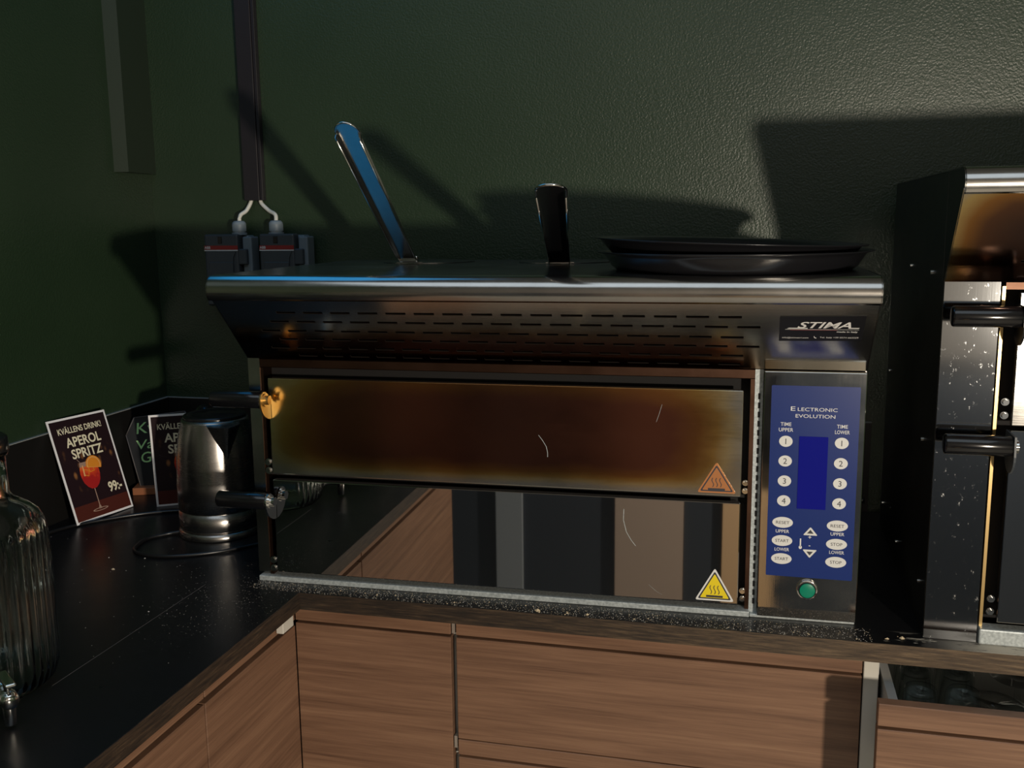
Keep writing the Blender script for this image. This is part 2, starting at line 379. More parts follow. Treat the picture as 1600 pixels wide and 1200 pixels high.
# ------------------------------------------------------------------ cabinets
FY = .02; FT = .018
def front(mb, u0, u1, z0, z1, wood, hx=True, strip=.030, groove=.0045, d0=0):
    """a slab front with an integrated grip groove below its top strip; u along x (front at y=d0) or along y (front at x=-d0)"""
    def bx(a, b, zz0, zz1, y0, y1, m):
        if hx: mb.box((a, y0, zz0), (b, y1, zz1), m, .0008, 1)
        else: mb.box((-y1, a, zz0), (-y0, b, zz1), m, .0008, 1)
    bx(u0, u1, z1-strip, z1, d0, d0+FT, wood)
    bx(u0+.001, u1-.001, z1-strip-groove, z1-strip, d0+.012, d0+FT, M['groove'])
    bx(u0, u1, z0, z1-strip-groove, d0, d0+FT, wood)
ZT, ZB = -.030, -.80
# corner cabinet
cb = thing('corner_cabinet', 'walnut corner cabinet with one plain door, between the left run and the drawers', 'cabinet', (0, 0, CT))
mb = MB(); mb.box((-.6, .041, ZB), (.235, .62, ZB+.018), M['white_melamine']); mb.box((.2295, .041, ZB+.018), (.2475, .62, ZT-.001), M['white_melamine']); mb.box((-.6, .60, ZB+.018), (.229, .618, ZT-.001), M['white_melamine']); mb.build('carcass', cb)
mb = MB(); front(mb, -.0195, .2435, ZB, ZT, M['walnut'], strip=.0255, d0=FY); mb.build('door', cb)
mb = MB(); mb.box((.2455, FY+.002, -.054), (.2505, FY+.012, -.030), M['aluminium']); mb.build('grip_end', cb, 'bright metal grip end'); mb = MB(); mb.box((.2455, FY+.002, -.246), (.2505, FY+.012, -.226), M['aluminium']); mb.build('grip_end', cb, 'bright metal grip end')
# drawer cabinet
cb = thing('drawer_cabinet', 'wide walnut drawer cabinet below the middle of the complete oven', 'cabinet', (0, 0, CT))
mb = MB(); mb.box((.2525, .041, ZB), (.270, .62, ZT-.001), M['white_melamine']); mb.box((.8515, .0205, ZB), (.8715, .62, ZT-.001), M['white_melamine'], .001, 1)
mb.box((.270, .041, ZB), (.8515, .60, ZB+.018), M['white_melamine']); mb.box((.270, .60, ZB), (.8515, .618, ZT-.001), M['white_melamine']); mb.build('carcass', cb, 'white melamine side panel showing beside the drawers')
for z1, z0 in ((ZT, -.2285), (-.2305, -.43), (-.432, ZB)):
    mb = MB(); front(mb, .2525, .8495, z0, z1, M['walnut'], strip=.0255, d0=FY); mb.build('drawer_front', cb)
# open drawer cabinet on the right
cb = thing('drawer_cabinet', 'walnut cabinet under the second oven, its top drawer of glasses pulled open', 'cabinet', (0, 0, CT))
mb = MB(); mb.box((.8725, .0405, ZB), (.8745, .62, ZT-.001), M['grey_panel']); mb.box((1.46, .0205, ZB), (1.478, .62, ZT-.001), M['white_melamine'])
mb.box((.8745, .041, ZB), (1.46, .60, ZB+.018), M['white_melamine']); mb.box((.8745, .60, ZB), (1.46, .618, ZT-.001), M['inner']); mb.build('carcass', cb)
dz = -.165
mb = MB(); front(mb, .856, 1.474, -.2285, -.033, M['walnut'], d0=-.112); dr = mb.build('drawer', cb, 'open drawer with walnut front')
mb = MB(); mb.box((.878, -.094, dz-.012), (1.455, .42, dz), M['inner'])
mb.box((.878, -.094, dz), (.890, .42, -.062), M['grey_panel']); mb.box((1.443, -.094, dz), (1.455, .42, -.075), M['grey_panel']); mb.box((.890, .408, dz), (1.443, .42, -.075), M['grey_panel'])
mb.build('drawer_box', dr, 'grey metal drawer box')
for z1, z0 in ((-.2305, -.43), (-.432, ZB)):
    mb = MB(); front(mb, .875, 1.474, z0, z1, M['walnut'], strip=.0255, d0=FY); mb.build('drawer_front', cb)
# left run
for y0, y1, lab in ((-.2490, .0190, 'walnut cabinet of the left run, next to the inner corner'), (-.91, -.2520, 'walnut cabinet of the left run, nearest the camera')):
    cb = thing('base_cabinet', lab, 'cabinet', (0, 0, CT))
    yc = y0+.001; y1c = min(y1, -.02)-.001
    mb = MB(); mb.box((-.60, yc, ZB), (-.042, yc+.016, ZT-.001), M['white_melamine']); mb.box((-.60, y1c-.016, ZB), (-.042, y1c, ZT-.001), M['white_melamine']); mb.box((-.60, yc+.016, ZB), (-.042, y1c-.016, ZB+.016), M['white_melamine']); mb.build('carcass', cb)
    mb = MB(); front(mb, y0, y1, ZB, ZT, M['walnut_y'], hx=False, strip=.0255, groove=.009, d0=FY); mb.build('door', cb)
mb = MB(); mb.box((-.0185, -.047, -.0505), (-.006, -.012, -.030), M['white_melamine'], .001, 1); tag(mb.build('cabinet_bracket'), 'small white bracket under the worktop at the inner corner', 'bracket').location = (0, 0, CT)

# ------------------------------------------------------------------ generic oven bits
def screw(mb, x, y, z, r=.005, m=None, hexa=False, ax='y'):
    m = m or M['chrome']
    mb.cyl((x, y-.0015, z) if ax == 'y' else (x, y, z), r*1.5, .0015, m, ax, 20)
    mb.cyl((x, y-.006, z) if ax == 'y' else (x-.0055, y, z), r, .0045, m, ax, 6 if hexa else 16)
def slotted_panel(mb, A, B, x0, x1, rows, m, mh):
    """sloping sheet from line A(y,z) to B(y,z), x0..x1; rows = (t0,t1,[(xa,xb)..]) real slots with thickness"""
    def pt(x, t): return (x, A[0]+(B[0]-A[0])*t, A[1]+(B[1]-A[1])*t)
    n = Vector((0, -(B[1]-A[1]), (B[0]-A[0]))).normalized()
    if n.y < 0: n = -n
    def q(xa, xb, ta, tb):
        vs = [pt(xa, ta), pt(xb, ta), pt(xb, tb), pt(xa, tb)]; mb.add(vs, [[0, 1, 2, 3]], m)
    t = 0
    for t0, t1, sl in rows:
        q(x0, x1, t, t0); x = x0
        for xa, xb in sl:
            q(x, xa, t0, t1); x = xb
            c = [pt(xa, t0), pt(xb, t0), pt(xb, t1), pt(xa, t1)]; d = [Vector(v)+n*.0015 for v in c]
            mb.add(c+d, [[k, (k+1) % 4, 4+(k+1) % 4, 4+k] for k in range(4)], mh)
        q(x, x1, t0, t1); t = t1
    q(x0, x1, t, 1)

# ------------------------------------------------------------------ the complete pizza oven
OX, OY, OA = -.0935, .0465, .0211
ov = thing('pizza_oven', 'stainless twin-deck electric pizza oven with blue keypad and perforated hood', 'oven', (OX, OY, CT), OA)
W, H, D = .9354, .3672, .441
mb = MB()   # casing: two side walls, back, floor, black sheet standing in for the dark interior
mb.box((0, .0, .012), (.0022, D, H), M['steel']); mb.box((W-.0022, .004, .004), (W, D, H), M['steel']); mb.box((.0022, D-.002, .004), (W-.0022, D, H), M['steel'])
mb.box((.0022, .0, .012), (.020, .0015, H), M['steel']); mb.box((.002, .025, .002), (.793, D-.002, .012), M['steel'])
mb.box((.0022, .060, .012), (.79, .064, H), M['black_hole']); mb.build('casing', ov)
for x, y in ((.03, .04), (.9, .04), (.03, .40), (.9, .40)):
    pass
mb = MB()   # front frame around the doors
f = M['frame_brown']
mb.box((.020, .001, .3525), (.792, .030, .3665), f, .001, 1); mb.box((.020, .001, .0085), (.0255, .030, .3525), f); mb.box((.7795, .001, .0085), (.7855, .030, .3525), f)
mb.box((.7855, .0005, .0), (.7970, .012, .3665), M['galv']); mb.box((.0255, .030, .0085), (.7795, .034, .3525), M['black_hole']); mb.box((.0255, .010, .1755), (.7795, .030, .1800), M['black_hole'])
mb.build('door_frame', ov, 'heat-browned door surround')
mb = MB(); mb.box((.004, -.010, 0), (.7865, .016, .0085), M['galv'], .0012, 2); mb.box((.787, -.008, -.0), (.9335, .016, .005), M['galv'], .001, 1); mb.box((.004, .016, 0), (.9335, .42, .002), M['galv']); mb.build('base_rail', ov, 'pale galvanised base rail')
mb = MB()
for k in range(24):
    z = .018+k*.0133; mb.box((.7905, -.0002, z), (.7935, .0006, z+.0085), M['black_hole'])
mb.build('vent_strip', ov)
# doors
def oven_door(par, x0, x1, z0, z1, m, hx, hz, warn, tri, hmat, hl=.088, hy=-.031, hr=.0135):
    mb = MB(); mb.box((x0, -.011, z0), (x1, .0, z1), m, .0014, 2); mb.box((x0+.006, 0, z0+.006), (x1-.006, .026, z1-.006), M['steel'])
    d = mb.build('door', par, 'heat-browned door' if m is M['door_tint'] else 'mirror-polished door')
    # hinge plate: drooping half disc standing proud of the door's left edge
    px = x0+.003; mb = MB(); yc = -.0115-.0005
    pts = [(yc-.0195-.0195*cos(pi*k/14)*0-.0205*sin(pi*k/14)*1.0+.0195, hz+.018-.0245*(1-cos(pi*k/14))) for k in range(15)]
    pts = [(yc-.0345*cos(pi/2*k/10), hz+.001-.034*sin(pi/2*k/10)) for k in range(10, -1, -1)] + [(hy-.002-.0135*cos(q)+.0, hz+.0135*sin(q)) for q in (radians(20), radians(50), radians(80), radians(110), radians(140))] + [(yc, hz-.006)]
    mb.prism(pts, px-.0012, px+.0012, hmat, 'x')
    mb.build('hinge_plate', d)
    mb = MB(); mb.cyl((px-.0015-hl, hy, hz), hr, hl, M['handle_black'], 'x', 28, bev=.003); mb.build('handle', d, 'black handle')
    mb = MB(); mb.cyl((px+.0012, hy, hz), .0105, .0022, hmat, 'x', 24); mb.cyl((px+.0034, hy, hz), .0078, .006, hmat, 'x', 6); mb.build('bolt', d)
    mb = MB(); mb.box((x0-.004, -.004, z0), (x0-.001, .012, z0+.045), M['steel'], .0008, 1)
    mb.build('side_bracket', d)
    for xx, zz, rr in ((x0-.010, z0+.017, .0040), (x0-.010, z0+.003, .0040), (x1+.006, z0+.017, .0030), (x1+.006, z0+.005, .0030)):
        mb = MB(); screw(mb, xx, -.001 if xx < x0 else .006, zz, rr); mb.build('hinge_screw', d)
    if tri:
        (ax, az), (bx, bz), (cx, cz) = tri; rim, fill = warn; mb = MB(); y = -.0112
        P3 = [Vector((ax, az)), Vector((bx, bz)), Vector((cx, cz))]; G = (P3[0]+P3[1]+P3[2])/3
        def sc(k): return [tuple(G+(p-G)*k) for p in P3]
        pr = rpoly(sc(1), .004); mb.add([(p[0], y-.0004, p[1]) for p in pr]+[(p[0], y+.0002, p[1]) for p in pr], [list(range(len(pr)))]+[[k, (k+1) % len(pr), len(pr)+(k+1) % len(pr), len(pr)+k] for k in range(len(pr))], rim)
        poly(mb, rpoly(sc(.86), .003), M['ink_dark'], y-.0005); poly(mb, rpoly(sc(.74), .002), fill, y-.0006)
        cx_ = G.x; zb = G.y-.0115
        mb.add([(cx_-.012, y-.0007, zb), (cx_+.012, y-.0007, zb), (cx_+.012, y-.0007, zb+.0032), (cx_-.012, y-.0007, zb+.0032)], [[0, 1, 2, 3]], M['ink_dark'])
        for o in (-.0055, 0, .0055):
            pts = []
            for k in range(13): t = k/12; pts.append((cx_+o+.0013*sin(t*2*pi), zb+.005+.0135*t))
            for k in range(12):
                (xa, za), (xb, zb2) = pts[k], pts[k+1]; mb.add([(xa-.0006, y-.0007, za), (xa+.0006, y-.0007, za), (xb+.0006, y-.0007, zb2), (xb-.0006, y-.0007, zb2)], [[0, 1, 2, 3]], M['ink_dark'])
        mb.build('warning_label', d, 'triangular hot-surface warning label')
    return d
dU = oven_door(ov, .038, .770, .182, .3375, M['door_tint'], 0, .306, (M['orange_rim'], M['orange_burnt']), ((.735, .2325), (.708, .1865), (.7635, .1865)), M['brass'])
dL = oven_door(ov, .038, .770, .0175, .1725, M['steel_mirror'], 0, .142, (M['ink_white'], M['yellow']), ((.736, .0725), (.708, .0225), (.7645, .0225)), M['chrome'])
def scratch(par, pts, wd=.0005):
    mb = MB()
    for (xa, za), (xb, zb_) in zip(pts, pts[1:]): mb.add([(xa-wd, -.01125, za), (xa+wd, -.01125, za), (xb+wd, -.01125, zb_), (xb-wd, -.01125, zb_)], [[0, 1, 2, 3]], M['galv'])
    mb.build('scratch', par)
scratch(dU, [(.474, .262), (.480, .254), (.4855, .245), (.4875, .236), (.4875, .229)]); scratch(dU, [(.656, .314), (.652, .300), (.648, .288)], .0002)
scratch(dL, [(.602, .155), (.6015, .138), (.606, .120), (.613, .108), (.620, .099)], .0005); scratch(dL, [(.640, .040), (.652, .030), (.660, .026)], .0002)
# control box
mb = MB(); mb.box((.7975, -.014, .0055), (.9345, .03, .3665), M['steel_box'], .0012, 2); bxo = mb.build('control_box', ov, 'polished steel control box')
y = -.0142
mb = MB(); mb.prism(rpoly([(.808, .069), (.9265, .068), (.9265, .347), (.808, .347)], .002), y-.0006, y, M['blue'], 'y'); kp = None
yy = y-.0006; iw = M['ink_white']
mb.text('E', .8375, .3115, .0062, iw, yy, width=.0062); mb.text('LECTRONIC', .8705, .3115, .0050, iw, yy, width=.053); mb.text('EVOLUTION', .868, .3020, .0050, iw, yy, width=.053)
for x, t in ((.829, 'UPPER'), (.9045, 'LOWER')):
    mb.text('TIME', x, .2895 if x < .85 else .2885, .0052, iw, yy, bold=.004, width=.0145); mb.text(t, x, .2815 if x < .85 else .2805, .0052, iw, yy, bold=.004, width=.0195)
for x in (.829, .904):
    mb.text('UPPER', x, .1335, .0048, iw, yy, bold=.004, width=.0185); mb.text('LOWER', x, .1065, .0048, iw, yy, bold=.004, width=.0200)
mb.text('+', .867, .1262, .006, iw, yy, bold=.01); mb.text('-', .867, .1145, .006, iw, yy, bold=.01)
mb.add([(.8545-.0009, yy-.0002, .114), (.8545+.0009, yy-.0002, .114), (.8545+.0009, yy-.0002, .1265), (.8545-.0009, yy-.0002, .1265)], [[0, 1, 2, 3]], iw); ell(mb, .8545, .1135, .0022, .0026, iw, yy, .0002)
mb.build('keypad', bxo, 'dark blue membrane keypad with white print')
mb = MB(); mb.prism(rpoly([(.8475, .1705), (.8865, .1705), (.8865, .2755), (.8475, .2755)], .001), yy-.0007, yy, M['lcd'], 'y'); mb.build('display', bxo, 'blank blue display')
for (xs, zs, tx, w_, h_) in [(.8295, .2675, '1', .0092, .0080), (.8295, .2390, '2', .0092, .0080), (.8295, .2100, '3', .0092, .0080), (.8295, .1810, '4', .0092, .0080),
                     (.9045, .2675, '1', .0092, .0080), (.9045, .2385, '2', .0092, .0080), (.9045, .2095, '3', .0092, .0080), (.9045, .1805, '4', .0092, .0080),
                     (.829, .1490, 'RESET', .0142, .0080), (.829, .1220, 'START', .0142, .0080), (.829, .0950, 'START', .0142, .0080),
                     (.9035, .1480, 'RESET', .0142, .0080), (.9035, .1210, 'STOP', .0142, .0080), (.9035, .0945, 'STOP', .0142, .0080)]:
    mb = MB(); ell(mb, xs, zs, w_, h_, M['key'], yy, .0006, 32)
    if len(tx) == 1: mb.text(tx, xs, zs-.0041, .0082, M['ink_dark'], yy-.0006)
    else: mb.text(tx, xs, zs-.0022, .0044, M['ink_dark'], yy-.0006, width=.0185 if tx != 'STOP' else .0155)
    mb.build('key', bxo)
for s_, zc in ((1, .1372), (-1, .1055)):
    mb = MB(); mb.prism(rpoly([(.8575, zc-.0052*s_), (.8775, zc-.0052*s_), (.8675, zc+.0072*s_)], .002), yy-.0006, yy, M['key'], 'y')
    poly(mb, [(.8630, zc-.0025*s_), (.8720, zc-.0025*s_), (.8675, zc+.0032*s_)], M['ink_dark'], yy-.0008); mb.build('key', bxo, 'white triangular arrow key')
mb = MB(); mb.cyl((.866, -.0185, .051), .0148, .0045, M['chrome'], 'y', 36, bev=.001); mb.cyl((.866, -.0215, .051), .0108, .003, M['green_btn'], 'y', 36, bev=.0009); mb.cyl((.866, -.0192, .051), .0124, .001, M['ink_black'], 'y', 36); mb.build('power_button', bxo, 'round green power button in a chrome ring')
# hood
TZ = .504
mb = MB()
A, B = (-.1085, .478), (.0, .3675)
pitch = .04275
rows = []
Ls = math.hypot(A[0]-B[0], A[1]-B[1])
for (z, x0, n) in [(.4478, .0925, 16), (.4330, .0745, 17), (.4172, .0530, 17), (.4030, .0745, 17), (.3880, .0530, 17), (.3745, .0925, 16)]:
    t = (A[1]-z)/(A[1]-B[1]); h = .0026/Ls
    rows.append((t-h, t+h, [(x0+k*pitch, x0+k*pitch+.0305) for k in range(n)]))
slotted_panel(mb, A, B, 0, W, rows, M['hood'], M['slot_dark'])
# inner dark sheet behind the slots
mb.add([(.004, A[0]+.016, A[1]-.004), (W-.004, A[0]+.016, A[1]-.004), (W-.004, B[0]+.016, B[1]+.001), (.004, B[0]+.016, B[1]+.001)], [[0, 1, 2, 3]], M['slot_dark'])
hood = mb.build('hood', ov, 'perforated steel hood browned by heat')
mb = MB(); prof = [(-.114+.022+.020, TZ)]; vs = []
c0 = (-.0925, .4825); R_ = .0215
for k in range(15):
    t = radians(92)+radians(132)*k/14; prof.append((c0[0]+R_*cos(t), c0[1]+R_*sin(t)))
prof.append(A)
vs = [(0, p[0], p[1]) for p in prof]+[(W, p[0], p[1]) for p in prof]; n = len(prof)
mb.add(vs, [[k, k+1, n+k+1, n+k] for k in range(n-1)], M['steel'], True); mb.build('hood_lip', ov, 'rounded polished front lip of the hood')
sp = [p for p in prof]+[B, (.015, B[1]), (.04, TZ)]
for x in (0.0003, W-.0018): mb = MB(); mb.prism(sp, x, x+.0015, M['steel'], 'x'); mb.build('hood_side', ov)
mb = MB(); mb.box((0, -.074, TZ-.0015), (W, D, TZ), M['steel_top']); mb.box((.0, D-.0015, H), (W, D, TZ-.0015), M['steel_top']); mb.box((0, .015, H), (.0015, D-.0015, TZ-.0015), M['steel_top']); mb.box((W-.0015, .015, H), (W, D-.0015, TZ-.0015), M['steel_top']); mb.build('top_panel', ov)
# maker's plate on the hood
mb = MB(); e = Vector((0, B[0]-A[0], B[1]-A[1])).normalized(); nn = Vector((0, -1, 0)); nrm = Vector((1, 0, 0)).cross(-e)
if nrm.y > 0: nrm = -nrm
o0 = Vector((.8675, 0, 0))+Vector((0, *[A[i]+(B[i]-A[i])*((.478-.4325)/(.478-.3675)) for i in (0, 1)]))+nrm*.0006
Tm = Matrix((Vector((1, 0, 0)), -nrm, -e)).transposed().to_4x4(); Tm.translation = o0; mb.T = Tm
mb.prism([(-.0535, -.026), (.0525, -.0235), (.0535, .0275), (-.0545, .0245)], -.0004, .0004, M['ink_black'], 'y')
y = -.0005
mb.text('STIMA', .002, .0025, .0125, M['ink_white'], y, shear=.35, bold=.016, width=.068)
poly(mb, [(-.0445, .0010), (-.018, .0010), (-.018, .0028), (-.0415, .0028)], M['ink_white'], y-.0003); poly(mb, [(.034, .0022), (.046, .0022), (.0475, .0040), (.036, .0040)], M['ink_white'], y-.0003)
poly(mb, [(-.0465, -.0010), (.047, -.0003), (.047, .0003), (-.0465, -.0003)], M['key'], y-.0003); poly(mb, [(-.040, -.0020), (.020, -.0014), (.020, -.0008), (-.040, -.0013)], M['ink_red'], y-.0004)
mb.text('made in italy', .0325, -.0062, .0034, M['ink_white'], y, width=.026, bold=.01)
mb.text('info@stimasrl.com', -.0325, -.0195, .0030, M['ink_white'], y, width=.034); mb.text('Tel. Italy +39 0574 663229', .0235, -.0183, .0030, M['ink_white'], y, width=.049)
mb.tube([(-.0085, y-.0002, -.0150), (-.0080, y-.0002, -.0175), (-.0055, y-.0002, -.0185)], .0006, M['ink_white'], 5)
mb.build('name_plate', ov, 'black maker plate with white slanted lettering')
for z in (.35, .17, .02): mb = MB(); mb.cyl((W, .03, z), .003, .0025, M['chrome'], 'x', 12); mb.build('rivet', ov)

# ------------------------------------------------------------------ second oven
o2 = thing('pizza_oven', 'taller stainless oven cut off by the right edge, with golden heat-stained hood', 'oven', (.928, .035, CT), -.004)
W2, H2, T2, D2 = .90, .493, .636, .535
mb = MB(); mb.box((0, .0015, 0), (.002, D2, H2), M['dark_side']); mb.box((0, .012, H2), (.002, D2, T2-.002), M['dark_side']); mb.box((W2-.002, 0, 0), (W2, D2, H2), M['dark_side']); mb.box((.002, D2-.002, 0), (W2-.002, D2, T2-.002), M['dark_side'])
mb.box((.002, .06, .01), (W2-.002, .063, H2), M['black_hole'])
mb.build('casing', o2, 'dark side panel')
for (y_, z_) in ((.50, .30), (.50, .05), (.10, .26), (.06, .06), (.10, .50), (.30, .50), (.30, .04)): mb = MB(); mb.cyl((-.0022, y_, z_), .0035, .0025, M['chrome'], 'x', 12); mb.build('rivet', o2)
mb = MB(); mb.box((.0005, -.002, .0005), (.0680, .0, H2), M['steel_pillar']); mb.box((.0665, 0, .0005), (.0680, .02, H2), M['steel_pillar']); mb.build('front_pillar', o2, 'scratched steel front pillar')
mb = MB(); mb.box((.0715, .004, .006), (.0755, .03, H2-.006), M['brass']); mb.box((.0755, .028, .03), (W2-.05, .031, H2-.006), M['black_hole']); mb.box((.0755, .004, H2-.010), (W2-.05, .028, H2-.001), M['frame_brown']); mb.build('door_frame', o2, 'gilded inner frame strip')
mb = MB(); mb.box((.0700, -.008, .0), (W2-.002, .018, .022), M['galv'], .002, 2); mb.build('base_rail', o2)
for z0, z1, hz in ((.306, .480, .4515), (.034, .300, .2850)):
    mb = MB(); mb.box((.090, -.010, z0), (W2-.06, .0, z1), M['steel_mirror'] if z0 < .2 else M['steel'], .0014, 2); mb.box((.096, 0, z0+.006), (W2-.066, .024, z1-.006), M['steel']); d = mb.build('door', o2)
    mb = MB(); pts = [(-.052+.026*(1+cos(pi+pi*k/12)), hz-.012+.026*sin(pi+pi*k/12)) for k in range(13)]+[(0, hz+.014), (-.05, hz+.014)]
    mb.prism(pts, .0865, .0890, M['black_plastic'] if z0 > .2 else M['sw_dark'], 'x'); mb.build('hinge_plate', d)
    mb = MB(); mb.cyl((.0045, -.040, hz), .0135, .082, M['handle_black'], 'x', 28, bev=.003); mb.build('handle', d, 'black handle')
    mb = MB(); mb.cyl((.0890, -.040, hz), .009, .004, M['chrome'], 'x', 6); mb.build('bolt', d)
    for dz_ in (.012, .030): mb = MB(); screw(mb, .083, .0, z0+dz_, .0034); mb.build('hinge_screw', d)
A2, B2 = (-.095, .612), (.0, H2)
mb = MB(); rows = []
Ls = math.hypot(A2[0]-B2[0], A2[1]-B2[1])
for i, z in enumerate((.572, .553, .536, .520, .506)):
    t = (A2[1]-z)/(A2[1]-B2[1]); h = .0026/Ls; rows.append((t-h, t+h, [(.085+.0215*(i % 2 == 0)+k*.043, .085+.0215*(i % 2 == 0)+k*.043+.0305) for k in range(16)]))
slotted_panel(mb, A2, B2, 0, W2, rows, M['hood2'], M['slot_dark'])
mb.add([(.004, A2[0]+.016, A2[1]-.004), (W2-.004, A2[0]+.016, A2[1]-.004), (W2-.004, B2[0]+.016, B2[1]+.001), (.004, B2[0]+.016, B2[1]+.001)], [[0, 1, 2, 3]], M['slot_dark'])
mb.build('hood', o2, 'hood stained gold and brown by heat')
prof = [(-.06, T2)]; c0 = (-.0805, .6160)
for k in range(15):
    t = radians(92)+radians(128)*k/14; prof.append((c0[0]+.020*cos(t), c0[1]+.020*sin(t)))
prof.append(A2); n = len(prof)
mb = MB(); mb.add([(0, p[0], p[1]) for p in prof]+[(W2, p[0], p[1]) for p in prof], [[k, k+1, n+k+1, n+k] for k in range(n-1)], M['steel'], True); mb.build('hood_lip', o2)
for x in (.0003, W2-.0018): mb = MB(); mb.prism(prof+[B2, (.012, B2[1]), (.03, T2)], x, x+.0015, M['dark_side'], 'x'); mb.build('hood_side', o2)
mb = MB(); mb.box((0, -.062, T2-.0015), (W2, D2, T2), M['steel_top']); mb.build('top_panel', o2)

# ------------------------------------------------------------------ peels on the oven top
def peel(label, blade, r, base, tip, w, curl, face):
    z0 = CT+TZ
    t = thing('pizza_peel', label, 'pizza peel', (blade[0], blade[1], z0+.0003))
    mb = MB(); mb.lathe([(1e-5, 0), (r, 0), (r, .0012), (1e-5, .0012)], (0, 0, 0), M['steel_top'], 64, False); mb.build('blade', t)
    b = Vector((base[0]-blade[0], base[1]-blade[1], .0018)); q = Vector((tip[0]-blade[0], tip[1]-blade[1], tip[2]-TZ)); d = (q-b); Ln = d.length; d.normalize()
    sx = Vector((0, 0, 1)).cross(d).normalized(); up = d.cross(sx)
    if up.z < 0: up = -up
    T = Matrix((sx, d, up)).transposed().to_4x4(); T.translation = b
    mb = MB(); mb.T = T
    # channel: web on top, flanges folded down on both sides, rounded tip
    def sec(s, wv, fl): return [(-wv/2, s, -fl), (-wv/2, s, -.002), (-wv/2+.003, s, 0), (wv/2-.003, s, 0), (wv/2, s, -.002), (wv/2, s, -fl)]
    S_ = [sec(.012, w*.86, .004), sec(.03, w*.9, .008), sec(Ln*.5, w*.95, .009), sec(Ln-.022, w, .009), ]
    vs = [p for s_ in S_ for p in s_]; fs = [[i*6+k, i*6+k+1, (i+1)*6+k+1, (i+1)*6+k] for i in range(len(S_)-1) for k in range(5)]
    mb.add(vs, fs, M['steel'] if face is None else face)
    n = len(vs); end = [(w/2*cos(pi*k/12), Ln-.022+.022*sin(pi*k/12), -curl*sin(pi*k/12)) for k in range(13)]
    mb.add(end+[(w/2, Ln-.022, -.0005), (-w/2, Ln-.022, -.0005)][:0], [list(range(13))], M['steel'] if face is None else face)
    rim = [(w/2*cos(pi*k/12), Ln-.022+.022*sin(pi*k/12), -curl*sin(pi*k/12)) for k in range(13)]
    mb.tube([(w/2, Ln-.034, -.006)]+rim+[(-w/2, Ln-.034, -.006)], .0012, M['chrome'], 6)
    for s_ in (-1, 1): mb.tube([(s_*w*.45, .03, -.008), (s_*w*.49, Ln-.03, -.009)], .0010, M['chrome'], 6)
    ob = mb.build('handle', t)
    so = ob.modifiers.new('t', 'SOLIDIFY'); so.thickness = .0012; so.offset = 0
    mb = MB(); mb.T = Matrix.Translation(b) @ Matrix.Rotation(math.atan2(d.y, d.x)+pi/2, 4, 'Z')
    mb.prism([(-.024, -.004), (.024, -.004), (.020, .020), (-.020, .020)], -.0004, .0012, M['steel'], 'z'); mb.box((-.017, -.012, .0008), (.017, .002, .012), M['steel'], .002, 2); mb.build('bracket', t)
    return t
peel('round steel pizza peel whose handle rises steeply to the left, bluish sheen', (.095, .400), .085, (.0865, .318), (.096, .023, .722), .037, .0, M['steel'])
peel('round steel pizza peel beside the trays, its dark handle pointing at the camera', (.355, .395), .085, (.362, .305), (.441, -.148, .621), .038, .0, M['black_plastic'])

# ------------------------------------------------------------------ serving trays
def tray(label, loc, rot, ro=.197, rb=.168, h=.0275):
    t = MB(); pr = [(1e-5, .0015), (rb-.012, .0015), (rb-.005, .003), (rb+.004, .008), (ro-.016, h-.006), (ro-.009, h-.0015), (ro, h), (ro+.0005, h-.0015), (ro-.009, h-.0035), (ro-.013, h-.008), (rb+.008, .006), (rb, .0), (rb-.006, 0), (1e-5, 0)]
    t.lathe(pr, (0, 0, 0), M['tray'], 96); o = t.build('serving_tray', weld=True); o.location = loc; o.rotation_euler = rot
    return tag(o, label, 'tray', None)
tray('lower of two stacked round black serving trays on the oven top', (.6535, .135, CT+TZ+.0008), (0, 0, 0))
tray('upper of two stacked round black serving trays, tilted in the lower one', (.6460, .140, CT+TZ+.0150), (0, radians(2.0), 0), .196, .162, .0275)

# ------------------------------------------------------------------ kettle
kt = thing('electric_kettle', 'brushed steel electric kettle with black lid left of the oven', 'kettle', (-.290, .262, CT))
mb = MB(); prof = [(1e-5, .016), (.0735, .016), (.0750, .018), (.0755, .030), (.0752, .050), (.0738, .0505), (.0738, .0515), (.0755, .052), (.0755, .10), (.0730, .15), (.0680, .19), (.0615, .216), (.0600, .222), (.058, .222), (1e-5, .218)]
mb.lathe(prof, (0, 0, 0), M['kettle'], 64); mb.build('body', kt, weld=True)
mb = MB(); mb.lathe([(1e-5, 0), (.0765, 0), (.0775, .003), (.0765, .012), (.070, .0155), (1e-5, .0155)], (0, 0, 0), M['kettle'], 64); mb.build('power_base', kt)
mb = MB(); mb.lathe([(1e-5, .2185), (.0575, .2185), (.0575, .2265), (.0555, .2285), (.0440, .2285), (.0425, .2275), (.0415, .2280), (1e-5, .2290)], (0, 0, 0), M['black_plastic'], 64); mb.build('lid', kt, 'black lid')
